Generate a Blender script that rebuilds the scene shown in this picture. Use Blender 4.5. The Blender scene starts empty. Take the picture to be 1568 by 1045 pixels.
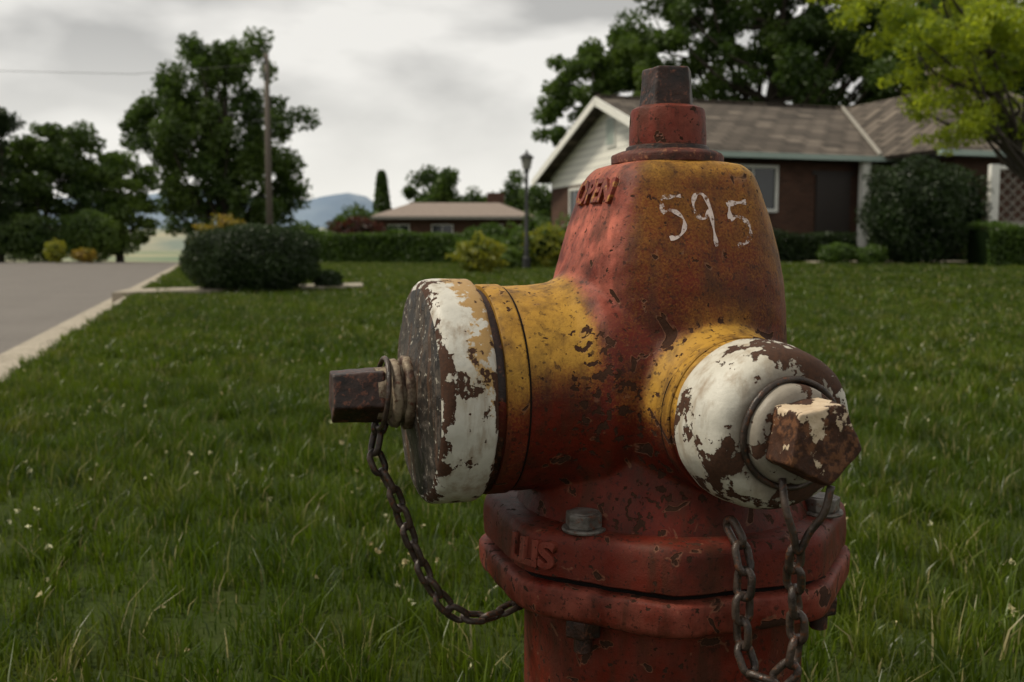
import bpy, math, random
import numpy as np
from mathutils import Vector, Matrix, Euler, noise as mnoise
from mathutils.bvhtree import BVHTree
random.seed(7); np.random.seed(7)
H=0.5
scene=bpy.context.scene
col=scene.collection
scene.view_settings.view_transform='Standard'
scene.view_settings.look='None'
scene.view_settings.exposure=0

# ---------------------------------------------------------------- helpers
def ss(a,b,x):
    t=np.clip((x-a)/(b-a),0,1); return t*t*(3-2*t)

class NB:
    def __init__(s,name):
        s.m=bpy.data.materials.new(name); s.m.use_nodes=True
        s.t=s.m.node_tree; s.t.nodes.clear()
        s.out=s.t.nodes.new('ShaderNodeOutputMaterial')
    def n(s,typ,ins=None,**kw):
        nd=s.t.nodes.new('ShaderNode'+typ)
        for k,v in kw.items(): setattr(nd,k,v)
        if ins:
            for k,v in ins.items():
                sock=nd.inputs[k]
                if hasattr(v,'is_output') or isinstance(v,bpy.types.NodeSocket): s.t.links.new(v,sock)
                else: sock.default_value=v
        return nd
    def noise(s,scale,detail=4,rough=.55,vec=None,dist=0):
        d={'Scale':scale,'Detail':detail,'Roughness':rough,'Distortion':dist}
        if vec is not None: d['Vector']=vec
        return s.n('TexNoise',d).outputs['Fac']
    def ramp(s,fac,a,b,ca=(0,0,0,1),cb=(1,1,1,1)):
        nd=s.n('ValToRGB',{'Fac':fac}); e=nd.color_ramp.elements
        e[0].position=a; e[1].position=b; e[0].color=ca; e[1].color=cb
        return nd.outputs['Color']
    def mix(s,f,a,b,mode='MIX'):
        nd=s.t.nodes.new('ShaderNodeMix'); nd.data_type='RGBA'; nd.blend_type=mode
        for k,v in ((0,f),(6,a),(7,b)):
            if isinstance(v,bpy.types.NodeSocket): s.t.links.new(v,nd.inputs[k])
            elif k and len(v)==3: nd.inputs[k].default_value=(*v,1)
            else: nd.inputs[k].default_value=v
        return nd.outputs[2]
    def math(s,op,a,b=0.,c=None):
        nd=s.t.nodes.new('ShaderNodeMath'); nd.operation=op
        for i,v in enumerate((a,b,c)):
            if v is None: continue
            if isinstance(v,bpy.types.NodeSocket): s.t.links.new(v,nd.inputs[i])
            else: nd.inputs[i].default_value=v
        return nd.outputs[0]
    def obj(s): return s.n('TexCoord').outputs['Object']
    def pos(s): return s.n('NewGeometry').outputs['Position']
    def island(s): return s.n('NewGeometry').outputs['Random Per Island']
    def stretch(s,vec,sc):
        return s.n('Mapping',{'Vector':vec,'Scale':sc}).outputs[0]
    def bump(s,h,strength,dist):
        return s.n('Bump',{'Height':h,'Strength':strength,'Distance':dist}).outputs['Normal']
    def bsdf(s,color,rough=.6,normal=None,metal=0.,spec=.5):
        d={'Roughness':rough,'Metallic':metal,'Specular IOR Level':spec}
        d['Base Color']=color if isinstance(color,bpy.types.NodeSocket) else (*color,1)
        if normal is not None: d['Normal']=normal
        b=s.n('BsdfPrincipled',d); s.t.links.new(b.outputs[0],s.out.inputs[0]); return b

def mesh_obj(name,verts,faces,mat=None,parent=None,smooth=False):
    me=bpy.data.meshes.new(name)
    me.from_pydata([tuple(v) for v in verts],[],[tuple(f) for f in faces]); me.update()
    ob=bpy.data.objects.new(name,me); col.objects.link(ob)
    if mat: me.materials.append(mat)
    if parent: ob.parent=parent
    if smooth: me.polygons.foreach_set('use_smooth',[True]*len(me.polygons))
    return ob
def mesh_np(name,V,F,k):
    me=bpy.data.meshes.new(name)
    me.vertices.add(len(V)); me.vertices.foreach_set('co',np.asarray(V,dtype=np.float32).ravel())
    me.loops.add(F.size); me.loops.foreach_set('vertex_index',F.astype(np.int32).ravel())
    me.polygons.add(len(F)); me.polygons.foreach_set('loop_start',(np.arange(len(F))*k).astype(np.int32))
    me.update(calc_edges=True); return me
def get_co(me):
    a=np.empty(len(me.vertices)*3,dtype=np.float32); me.vertices.foreach_get('co',a); return a.reshape(-1,3)
def set_co(me,a):
    me.vertices.foreach_set('co',np.asarray(a,dtype=np.float32).ravel()); me.update()
def get_no(me):
    a=np.empty(len(me.vertices)*3,dtype=np.float32); me.vertices.foreach_get('normal',a); return a.reshape(-1,3)
def empty(name,loc=(0,0,0),rz=0):
    e=bpy.data.objects.new(name,None); e.location=loc; e.rotation_euler=(0,0,rz); col.objects.link(e); return e
def box(name,c,s,mat,parent=None,bevel=0.):
    x,y,z=c; a,b,d=s[0]/2,s[1]/2,s[2]/2
    v=[(x+i*a,y+j*b,z+k*d) for k in(-1,1) for j in(-1,1) for i in(-1,1)]
    f=[(0,2,3,1),(4,5,7,6),(0,1,5,4),(2,6,7,3),(0,4,6,2),(1,3,7,5)]
    ob=mesh_obj(name,v,f,mat,parent)
    if bevel:
        m=ob.modifiers.new('b','BEVEL'); m.width=bevel; m.segments=2
    return ob
def lathe_data(profile,seg=96,M=None,nfun=None):
    V=[];F=[]
    for (h,r) in profile:
        for i in range(seg):
            a=2*math.pi*i/seg; V.append(Vector((r*math.cos(a),r*math.sin(a),h)))
    n=len(profile)
    for j in range(n-1):
        for i in range(seg):
            k=(i+1)%seg
            F.append((j*seg+i,j*seg+k,(j+1)*seg+k,(j+1)*seg+i))
    F.append(tuple(range(seg-1,-1,-1))); F.append(tuple((n-1)*seg+i for i in range(seg)))
    if M is not None: V=[M@v for v in V]
    return V,F
def lathe(name,profile,mat,parent,M=None,seg=96,sharp=35):
    V,F=lathe_data(profile,seg,M)
    ob=mesh_obj(name,V,F,mat,parent,True)
    try: ob.data.set_sharp_from_angle(angle=math.radians(sharp))
    except Exception: pass
    return ob
def tube(pts,radii,seg=8,closed=False):
    V=[];F=[]; P=[Vector(p) for p in pts]; n=len(P)
    up=None
    for i,p in enumerate(P):
        if closed: t=(P[(i+1)%n]-P[i-1])
        else: t=(P[min(i+1,n-1)]-P[max(i-1,0)])
        t.normalize()
        if up is None:
            up=Vector((0,0,1)) if abs(t.z)<.9 else Vector((1,0,0))
        a=t.cross(up)
        if a.length<1e-6: a=t.cross(Vector((0,1,0)))
        a.normalize(); b=a.cross(t).normalized(); up=b
        r=radii[i] if hasattr(radii,'__len__') else radii
        for k in range(seg):
            an=2*math.pi*k/seg; V.append(p+a*math.cos(an)*r+b*math.sin(an)*r)
    m=n if closed else n-1
    for i in range(m):
        j=(i+1)%n
        for k in range(seg):
            l=(k+1)%seg; F.append((i*seg+k,i*seg+l,j*seg+l,j*seg+k))
    if not closed:
        F.append(tuple(range(seg-1,-1,-1))); F.append(tuple((n-1)*seg+k for k in range(seg)))
    return V,F
def join_data(L):
    V=[];F=[]
    for v,f in L:
        o=len(V); V+=list(v); F+=[tuple(i+o for i in q) for q in f]
    return V,F
def catmull(P,n=12):
    P=[Vector(p) for p in P]; Q=[P[0]*2-P[1]]+P+[P[-1]*2-P[-2]]; out=[]
    for i in range(1,len(Q)-2):
        for k in range(n):
            t=k/n; a,b,c,d=Q[i-1],Q[i],Q[i+1],Q[i+2]
            out.append(.5*((2*b)+(c-a)*t+(2*a-5*b+4*c-d)*t*t+(3*b-a-3*c+d)*t**3))
    out.append(P[-1]); return out

# ---------------------------------------------------------------- terrain
def terr(x,y):
    x=np.asarray(x,float); y=np.asarray(y,float)
    z=.15*ss(12,22,y)*ss(0,4,x)*(1-ss(60,90,y))
    d=np.clip(y-33,0,None)
    q=np.where(d<30,.0009*d*d,.81+.054*(np.clip(d,30,190)-30))
    return z-q
P0=np.array([-1.86,3.6]); DIR=np.array([-.3,1.0]); DIR/=np.linalg.norm(DIR); PERP=np.array([DIR[1],-DIR[0]])
def st(s,t): return P0+s*PERP+t*DIR

# ---------------------------------------------------------------- materials
def foliage_mat(name,c1,c2,c3,trans=.35,nscale=.6,rough=.55):
    b=NB(name); r=b.island()
    nz=b.noise(nscale,3,vec=b.pos())
    c=b.mix(r,c1,c2); c=b.mix(b.ramp(nz,.42,.62),c,c3)
    d=b.n('BsdfDiffuse',{'Color':c,'Roughness':.5})
    g=b.n('BsdfGlossy',{'Color':(1,1,1,1),'Roughness':.45})
    t=b.n('BsdfTranslucent',{'Color':b.mix(.5,c,(c2[0]*1.5,c2[1]*1.5,c2[2]*.8))})
    m=b.n('MixShader',{0:trans,1:d.outputs[0],2:t.outputs[0]})
    m2=b.n('MixShader',{0:.02,1:m.outputs[0],2:g.outputs[0]})
    b.t.links.new(m2.outputs[0],b.out.inputs[0]); return b.m
M_dark=foliage_mat('foliage_dark',(.024,.050,.010),(.052,.092,.017),(.080,.128,.022))
M_mid=foliage_mat('foliage_mid',(.040,.078,.012),(.074,.125,.019),(.105,.16,.025))
M_hedge=foliage_mat('foliage_hedge',(.028,.060,.007),(.058,.105,.012),(.076,.135,.015),nscale=2)
M_bush=foliage_mat('foliage_bush',(.009,.019,.006),(.022,.039,.010),(.028,.051,.012),trans=.2,nscale=3)
M_lime=foliage_mat('foliage_lime',(.20,.27,.018),(.40,.45,.035),(.12,.19,.018),trans=.5,nscale=1.4)
M_yel=foliage_mat('foliage_yellow',(.16,.19,.02),(.32,.30,.03),(.08,.12,.018),trans=.4,nscale=2)
M_org=foliage_mat('foliage_orange',(.22,.13,.02),(.33,.24,.03),(.08,.11,.02),nscale=2)
M_red=foliage_mat('foliage_red',(.05,.012,.010),(.09,.02,.015),(.04,.02,.01))
b=NB('bark'); n=b.noise(12,5,vec=b.obj()); b.bsdf(b.mix(n,(.02,.016,.012),(.07,.055,.04)),.9,b.bump(n,.6,.03)); M_bark=b.m
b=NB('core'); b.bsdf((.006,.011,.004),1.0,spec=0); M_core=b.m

# grass
b=NB('grass_blades'); r=b.island(); p=b.pos()
n1=b.noise(.7,4,vec=p); n2=b.noise(3.2,4,.6,vec=p); n3=b.noise(7,4,.6,vec=p)
c=b.mix(r,(.017,.040,.003),(.068,.110,.008))
c=b.mix(b.ramp(n1,.42,.60),c,b.mix(r,(.040,.074,.004),(.14,.182,.012)))
c=b.mix(b.math('MULTIPLY',b.ramp(n2,.52,.66),.75),c,b.mix(r,(.09,.098,.014),(.21,.19,.045)))
c=b.mix(b.math('MULTIPLY',b.ramp(n3,.46,.60),.8),c,(.011,.026,.003))
c=b.mix(b.math('GREATER_THAN',r,.945),c,(.28,.24,.11))
d=b.n('BsdfDiffuse',{'Color':c}); t=b.n('BsdfTranslucent',{'Color':b.mix(.7,c,(.11,.17,.006))})
g=b.n('BsdfGlossy',{'Roughness':.35,'Color':(1,1,1,1)})
m=b.n('MixShader',{0:.35,1:d.outputs[0],2:t.outputs[0]}); m2=b.n('MixShader',{0:.022,1:m.outputs[0],2:g.outputs[0]})
b.t.links.new(m2.outputs[0],b.out.inputs[0]); M_grass=b.m
b=NB('ground_soil'); p=b.pos(); n=b.noise(30,6,vec=p); n1=b.noise(.9,3,vec=p)
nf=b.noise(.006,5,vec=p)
c=b.mix(n,(.010,.013,.004),(.045,.05,.013)); c=b.mix(n1,c,(.03,.05,.008))
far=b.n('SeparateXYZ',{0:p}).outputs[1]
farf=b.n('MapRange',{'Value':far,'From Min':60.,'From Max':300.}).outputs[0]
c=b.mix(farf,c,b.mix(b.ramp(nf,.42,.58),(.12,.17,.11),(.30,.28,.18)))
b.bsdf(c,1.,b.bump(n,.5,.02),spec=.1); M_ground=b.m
b=NB('asphalt'); p=b.pos(); n=b.noise(1.2,5,vec=p); n2=b.noise(120,3,.7,vec=p)
v=b.n('TexVoronoi',{'Vector':p,'Scale':90.}).outputs['Distance']
c=b.mix(n,(.078,.069,.062),(.145,.13,.117)); c=b.mix(b.ramp(n2,.45,.7),c,(.24,.215,.19)); c=b.mix(b.ramp(b.noise(200,2,vec=p),.35,.42),(.03,.027,.025),c)
b.bsdf(c,.85,b.bump(v,.6,.006),spec=.3); M_asph=b.m
b=NB('concrete'); p=b.pos(); n=b.noise(3,6,vec=p); n2=b.noise(60,4,.7,vec=p)
c=b.mix(n,(.23,.20,.155),(.40,.355,.285)); c=b.mix(b.ramp(n2,.5,.75),c,(.16,.14,.11)); c=b.mix(b.ramp(b.noise(9,5,.7,vec=p),.55,.72),c,(.14,.12,.09))
b.bsdf(c,.9,b.bump(n2,.3,.004),spec=.2); M_conc=b.m
b=NB('brick'); o=b.n('SeparateXYZ',{0:b.obj()}); cx=b.n('CombineXYZ',{0:b.math('ADD',o.outputs[0],o.outputs[1]),1:o.outputs[2]}).outputs[0]
bt=b.n('TexBrick',{'Vector':cx,'Color1':(.070,.033,.022,1),'Color2':(.125,.056,.036,1),'Mortar':(.11,.09,.07,1),'Scale':1.,'Mortar Size':.008,'Brick Width':.22,'Row Height':.075})
b.bsdf(b.mix(b.noise(2,4,vec=b.obj()),bt.outputs[0],(.05,.027,.019)),.9,b.bump(bt.outputs['Fac'],-.5,.01),spec=.2); M_brick=b.m
b=NB('shingles'); o=b.n('SeparateXYZ',{0:b.obj()}); cx=b.n('CombineXYZ',{0:o.outputs[0],1:o.outputs[1]}).outputs[0]
bt=b.n('TexBrick',{'Vector':cx,'Color1':(.050,.041,.033,1),'Color2':(.17,.14,.112,1),'Mortar':(.018,.015,.012,1),'Scale':1.,'Mortar Size':.035,'Brick Width':.55,'Row Height':.36})
b.bsdf(b.mix(b.math('MULTIPLY',b.ramp(b.noise(1.3,6,vec=b.obj()),.35,.7),.7),bt.outputs[0],(.055,.045,.037)),.9,spec=.2); M_shin=b.m
b=NB('siding'); o=b.n('SeparateXYZ',{0:b.obj()}); w=b.math('FRACT',b.math('MULTIPLY',o.outputs[2],5.))
b.bsdf(b.mix(b.ramp(w,.0,.2),(.25,.24,.21),(.86,.84,.76)),.6,b.bump(w,.5,.03)); M_side=b.m
def plain(name,c,rough=.6,metal=0.,var=.15,scale=8):
    b=NB(name); n=b.noise(scale,5,vec=b.obj()); c2=tuple(x*(1-var*2) for x in c)
    b.bsdf(b.mix(n,c2,c),rough,metal=metal); return b.m
M_white=plain('white_trim',(.80,.79,.73)); M_glass=plain('glass',(.03,.035,.04),.08); M_black=plain('black_metal',(.02,.02,.02),.5)
M_gutter=plain('gutter',(.34,.43,.38)); M_door=plain('door',(.03,.022,.018)); M_wood=plain('pole_wood',(.12,.10,.08),.9)
M_lamp=plain('lamp_glass',(.35,.34,.3),.2)

# ---------------------------------------------------------------- world & sun
w=bpy.data.worlds.new("World"); scene.world=w; w.use_nodes=True; t=w.node_tree; t.nodes.clear()
el,az=math.radians(54),math.radians(-86)   # azimuth from +Y toward +X
sk=t.nodes.new('ShaderNodeTexSky'); sk.sky_type='NISHITA'; sk.sun_disc=False; sk.sun_elevation=el; sk.sun_rotation=az
bg1=t.nodes.new('ShaderNodeBackground'); bg1.inputs[1].default_value=.1; t.links.new(sk.outputs[0],bg1.inputs[0])
tc=t.nodes.new('ShaderNodeTexCoord'); mp=t.nodes.new('ShaderNodeMapping'); mp.inputs['Scale'].default_value=(1,1,2.4); mp.inputs['Location'].default_value=(.9,.1,.05)
t.links.new(tc.outputs['Generated'],mp.inputs[0])
nz=t.nodes.new('ShaderNodeTexNoise'); nz.inputs['Scale'].default_value=4.6; nz.inputs['Detail'].default_value=5; nz.inputs['Roughness'].default_value=.45; nz.inputs['Distortion'].default_value=.15
t.links.new(mp.outputs[0],nz.inputs['Vector'])
rp=t.nodes.new('ShaderNodeValToRGB'); e=rp.color_ramp.elements
e[0].position=.38; e[0].color=(.52,.51,.485,1); e[1].position=.56; e[1].color=(.93,.905,.85,1)
t.links.new(nz.outputs['Fac'],rp.inputs[0])
sx=t.nodes.new('ShaderNodeSeparateXYZ'); t.links.new(tc.outputs['Generated'],sx.inputs[0])
mr=t.nodes.new('ShaderNodeMapRange'); mr.inputs['From Min'].default_value=.05; mr.inputs['From Max'].default_value=.20; mr.inputs['To Min'].default_value=.95; mr.inputs['To Max'].default_value=.0
t.links.new(sx.outputs[2],mr.inputs[0])
mx=t.nodes.new('ShaderNodeMix'); mx.data_type='RGBA'; t.links.new(mr.outputs[0],mx.inputs[0]); t.links.new(rp.outputs[0],mx.inputs[6]); mx.inputs[7].default_value=(.96,.935,.87,1)
bg2=t.nodes.new('ShaderNodeBackground'); bg2.inputs[1].default_value=.97; t.links.new(mx.outputs[2],bg2.inputs[0])
ms=t.nodes.new('ShaderNodeMixShader'); ms.inputs[0].default_value=.95; t.links.new(bg1.outputs[0],ms.inputs[1]); t.links.new(bg2.outputs[0],ms.inputs[2])
wo=t.nodes.new('ShaderNodeOutputWorld'); t.links.new(ms.outputs[0],wo.inputs[0])
L=bpy.data.lights.new('sun','SUN'); L.energy=3.4; L.angle=math.radians(11); L.color=(1,.92,.76)
so=bpy.data.objects.new('sun',L); col.objects.link(so)
sd=Vector((math.sin(az)*math.cos(el),math.cos(az)*math.cos(el),math.sin(el)))
so.rotation_euler=sd.to_track_quat('Z','Y').to_euler()

# ---------------------------------------------------------------- camera
cam=bpy.data.cameras.new('camera'); cam.lens=35; cam.sensor_width=36; cam.clip_end=20000; cam.clip_start=.02
co=bpy.data.objects.new('camera',cam); col.objects.link(co); co.location=(0,0,H); co.rotation_euler=(math.radians(90-5.42),0,0)
cam.dof.use_dof=True; cam.dof.focus_distance=.74; cam.dof.aperture_fstop=11
scene.camera=co

# ---------------------------------------------------------------- ground sheet
S=[-6000,-2500,-900,-300,-120,-60,-35,-22,-15,-11,-8.9,-8.86,-6,-4,-2,-.34,-.1]+[.0]+[1,2,3,4,5,6,8,10,13,16,20,26,35,50,80,150,300,800,2500,6000]
T=[-300,-60,-15]+list(np.arange(-8,90,2.))+[95,105,120,140,170,200,230,260,350,600,1200,3000,9000]
V=[];F=[]
for tt in T:
    for s_ in S:
        q=st(s_,tt); z=float(terr(q[0],q[1]))
        if -8.88<s_<-.05: z-=.13
        V.append((q[0],q[1],z))
ns=len(S)
for j in range(len(T)-1):
    for i in range(ns-1): F.append((j*ns+i,j*ns+i+1,(j+1)*ns+i+1,(j+1)*ns+i))
mesh_obj('ground',V,F,M_ground,smooth=True)
def strip(name,prof,tl,mat,gap=0):
    V=[];F=[];k=len(prof)
    for a,b_ in zip(tl[:-1],tl[1:]):
        o=len(V)
        for tt in (a,b_-gap):
            for (s_,dz) in prof:
                q=st(s_,tt); V.append((q[0],q[1],float(terr(q[0],q[1]))+dz))
        for i in range(k-1): F.append((o+i,o+i+1,o+k+i+1,o+k+i))
        if gap: F.append(tuple(o+i for i in range(k-1,-1,-1))); F.append(tuple(o+k+i for i in range(k)))
    return mesh_obj(name,V,F,mat)
strip('road',[(-8.6,-.085),(-4.5,-.05),(-.36,-.085)],list(np.arange(-8,90,2.))+[120,200],M_asph)
tl=list(np.arange(-8,60,2.4))
strip('kerb',[(.0,-.12),(.0,.008),(-.02,.016),(-.09,.014),(-.13,-.03),(-.16,-.068),(-.365,-.08),(-.365,-.16)],tl,M_conc,.012)
strip('kerb',[(-8.59,-.16),(-8.59,-.08),(-8.79,-.068),(-8.82,-.03),(-8.87,.014),(-8.94,.016),(-8.95,.008),(-8.95,-.12)],tl,M_conc,.012)
def slab(name,pts,z,mat):
    n=len(pts); V=[(x,y,float(terr(x,y))+z) for x,y in pts]+[(x,y,float(terr(x,y))-.1) for x,y in pts]
    F=[tuple(range(n))]+[(i,i+n,(i+1)%n+n,(i+1)%n) for i in range(n)]
    return mesh_obj(name,V,F,mat)
slab('garden_path',[(-3.98,9.9),(-1.75,11.75),(-1.9,12.6),(-4.15,10.75)],.045,M_conc)
slab('house_walk',[(6.2,20.4),(9.5,20.6),(9.5,21.4),(6.2,21.1)],.05,M_conc)

# ---------------------------------------------------------------- grass
def grass_mesh(name,size,N,h0,h1,w0,w1,seed,ncl=60):
    r=np.random.RandomState(seed)
    x=r.uniform(-size/2,size/2,N); y=r.uniform(-size/2,size/2,N)
    cx=r.uniform(-size/2,size/2,ncl); cy=r.uniform(-size/2,size/2,ncl); ch=r.uniform(.7,1.4,ncl)
    m=r.rand(N)<.6; k=r.randint(0,ncl,N); sg=size/ncl**.5*.26
    x=np.where(m,np.clip(cx[k]+r.normal(size=N)*sg,-size/2,size/2),x); y=np.where(m,np.clip(cy[k]+r.normal(size=N)*sg,-size/2,size/2),y)
    h=r.uniform(h0,h1,N)*r.uniform(.6,1,N)*np.where(m,ch[k],.66); wd=r.uniform(w0,w1,N)
    a=r.uniform(0,2*np.pi,N); ld=r.uniform(0,2*np.pi,N)
    ld=np.where(m&(r.rand(N)<.6),np.arctan2(y-cy[k],x-cx[k])+r.normal(size=N)*.5,ld); ln=h*np.abs(r.normal(.38,.38,N))
    dx,dy=np.cos(a)*wd/2,np.sin(a)*wd/2; lx,ly=np.cos(ld)*ln,np.sin(ld)*ln
    z0=np.full(N,-.01)
    V=np.stack([np.stack([x-dx,y-dy,z0],1),np.stack([x+dx,y+dy,z0],1),
        np.stack([x-dx*.85+lx*.35,y-dy*.85+ly*.35,h*.6],1),np.stack([x+dx*.85+lx*.35,y+dy*.85+ly*.35,h*.6],1),
        np.stack([x+lx-dx*.1,y+ly-dy*.1,h*.97],1),np.stack([x+lx+dx*.1,y+ly+dy*.1,h*.97],1)],1).reshape(-1,3)
    bse=np.arange(N)[:,None]*6
    F=np.concatenate([bse+np.array([[0,1,3,2]]),bse+np.array([[2,3,5,4]])],0)
    me=mesh_np(name,V,F,4); me.materials.append(M_grass); return me
near=[grass_mesh('blades_near%d'%i,.52,3900,.024,.064,.0015,.0034,i,64) for i in range(4)]
mid=[grass_mesh('blades_mid%d'%i,1.03,6000,.026,.062,.004,.007,10+i,110) for i in range(3)]
farg=[grass_mesh('blades_far%d'%i,2.05,5500,.03,.065,.012,.018,20+i,130) for i in range(3)]
GR=empty('grass'); rzk=math.atan2(DIR[1],DIR[0])-math.pi/2
rr=random.Random(3); cnt=0
def put(ms,s,t_,size):
    global cnt
    q=st(s,t_); o=bpy.data.objects.new('turf_%03d'%cnt,rr.choice(ms)); cnt+=1
    o.location=(q[0],q[1],float(terr(q[0],q[1]))); o.rotation_euler=(0,0,rzk+rr.choice([0,1,2,3])*math.pi/2)
    o.parent=GR; col.objects.link(o)
def tile(s0,t0,size):
    q=st(s0+size/2,t0+size/2); d=math.hypot(q[0],q[1])
    if q[1]>36 or q[1]<-1.5: return
    if abs(q[0])>.60*max(q[1],0)+1.2+size*.7: return
    if d>9 and size==2: put(farg,s0+1,t0+1,2); return
    if size==2:
        for i in(0,1):
            for j in(0,1): tile(s0+i,t0+j,1)
        return
    if size==1 and d>3.6: put(mid,s0+.5,t0+.5,1); return
    if size==1:
        for i in(0,.5):
            for j in(0,.5): tile(s0+i,t0+j,.5)
        return
    put(near,s0+.25,t0+.25,.5)
for i in range(0,26):
    for j in range(-4,22): tile(i*2.,j*2.,2)

# clover flowers and dry leaf bits
r=np.random.RandomState(5); Vs=[];Fs=[]
for i in range(1200):
    y=1.0+r.rand()**1.2*7; x=r.uniform(-.62*y-.2,.62*y+.2)
    if (np.array([x,y])-P0)@PERP<.05: continue
    if mnoise.noise(Vector((x*1.6,y*1.6,4)))<.0 and r.rand()<.8: continue
    if x>0 and r.rand()<.45: continue
    k=r.choice([.003,.0045,.0060,.008],p=[.45,.35,.17,.03]); z=r.uniform(.03,.052)
    c=np.array([x,y,z])
    for q in range(5):
        d1=r.normal(size=3); d1/=np.linalg.norm(d1); d2=np.cross(d1,r.normal(size=3)); d2/=np.linalg.norm(d2)
        cc=c+r.normal(size=3)*k*.4; o=len(Vs); Vs+=[cc-d1*k,cc-d2*k*.5,cc+d1*k*.9,cc+d2*k*.45]; Fs.append((o,o+1,o+2,o+3))
b=NB('petals'); b.bsdf(b.mix(b.ramp(b.noise(1.5,2,vec=b.pos()),.42,.55),b.mix(b.island(),(.20,.14,.05),(.40,.33,.16)),(.44,.43,.25)),.8); mesh_obj('clover_flowers',Vs,Fs,b.m)

# ---------------------------------------------------------------- foliage generators
def leaf_mesh(name,P,size,mat,r,parent=None,nb=None,asp=.55):
    N=len(P); u=r.normal(size=(N,3))
    u/=np.linalg.norm(u,axis=1)[:,None]; v=r.normal(size=(N,3))
    if nb is not None:
        nn=nb+r.normal(size=(N,3))*.6; v=np.cross(nn,u)
    v-=u*(u*v).sum(1)[:,None]; v/=np.linalg.norm(v,axis=1)[:,None]+1e-9
    s=(size*r.uniform(.6,1.3,N))[:,None]
    V=np.stack([P-u*s,P-v*s*asp+u*s*.1,P+u*s,P+v*s*asp+u*s*.1],1).reshape(-1,3)
    F=np.arange(N*4).reshape(-1,4)
    me=mesh_np(name,V,F,4); me.materials.append(mat)
    ob=bpy.data.objects.new(name,me); col.objects.link(ob)
    if parent: ob.parent=parent
    return ob
def tree(name,base,trunk_h,tr,ells,nclump,nleaf,csize,lsize,mat,seed,limbs=22,flat=.65):
    r=np.random.RandomState(seed); E=empty(name,base)
    C=[]
    vols=np.array([e[3]*e[4]*e[5] for e in ells]); vols=vols**.8/ (vols**.8).sum()
    while len(C)<nclump:
        e=ells[r.choice(len(ells),p=vols)]
        d=r.normal(size=3); d/=np.linalg.norm(d); rad=r.uniform(.25,1)**.55
        p=np.array([e[0]+d[0]*e[3]*rad,e[1]+d[1]*e[4]*rad,e[2]+d[2]*e[5]*rad])
        C.append(p)
    C=np.array(C); P=[]
    for c in C:
        cs=csize*r.uniform(.5,1.3); n=int(nleaf*(cs/csize)**2*r.uniform(.7,1.2))
        d=r.normal(size=(n,3)); d/=np.linalg.norm(d,axis=1)[:,None]
        rad=r.uniform(0,1,n)[:,None]**.5
        P.append(c+d*rad*np.array([cs,cs,cs*flat])*r.uniform(.7,1.3,3))
    P=np.concatenate(P); leaf_mesh('crown',P,lsize,mat,r,E)
    top=max(e[2]+e[5]*.6 for e in ells); parts=[]
    cx=np.mean([e[0] for e in ells]); cy=np.mean([e[1] for e in ells])
    tp=[(0,0,-1.),(0,0,trunk_h*.5),(cx*.4,cy*.4,trunk_h),(cx*.8,cy*.8,(trunk_h+top)/2),(cx,cy,top)]
    tp=catmull(tp,5); parts.append(tube(tp,[tr*(1-.85*i/(len(tp)-1)) for i in range(len(tp))],8))
    for c in C[r.permutation(len(C))[:limbs]]:
        k=int(r.uniform(.35,.85)*(len(tp)-1)); a=tp[k]; cc=Vector(c)
        if cc.z<a.z: a=tp[max(4,int(k*.5))]
        m=(a+cc)/2+Vector((r.normal()*.1,r.normal()*.1,-.08*(cc-a).length))*1
        q=catmull([a,m,cc],5); r0=tr*.3; parts.append(tube(q,[r0*(1-.85*i/(len(q)-1)) for i in range(len(q))],5))
    V,F=join_data(parts); mesh_obj('trunk_and_limbs',V,F,M_bark,E,True)
    return E
def shrub(name,c,rad,N,ls,mat,seed,p=2.4,lump=.08,inner_core=True):
    r=np.random.RandomState(seed); z0=float(terr(c[0],c[1])); E=empty(name,(c[0],c[1],z0))
    d=r.normal(size=(N,3)); d/=np.linalg.norm(d,axis=1)[:,None]
    f=1/(np.abs(d)**p).sum(1)**(1/p)
    lm=1+lump*(np.sin(d[:,0]*7+seed)*np.cos(d[:,1]*6+seed*2)+np.sin(d[:,2]*8+d[:,0]*5))
    rr_=(f*lm*r.uniform(.82,1.05,N))[:,None]
    P=d*rr_*np.array([rad[0],rad[1],rad[2]/2])+np.array([0,0,rad[2]/2])
    leaf_mesh('leaves',P,ls,mat,r,E,nb=d)
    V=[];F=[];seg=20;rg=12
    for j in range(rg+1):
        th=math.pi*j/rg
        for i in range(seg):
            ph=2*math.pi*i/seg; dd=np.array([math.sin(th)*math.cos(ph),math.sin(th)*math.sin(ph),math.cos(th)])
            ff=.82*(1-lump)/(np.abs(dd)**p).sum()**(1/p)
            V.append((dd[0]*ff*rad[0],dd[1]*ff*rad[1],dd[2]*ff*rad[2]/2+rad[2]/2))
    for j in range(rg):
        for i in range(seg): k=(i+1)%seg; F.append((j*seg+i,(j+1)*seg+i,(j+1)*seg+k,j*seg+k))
    mesh_obj('inner_dark_core',V,F,M_core,E,True)  # added dark solid inside the shrub, blocks the view between leaves
    return E
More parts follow.
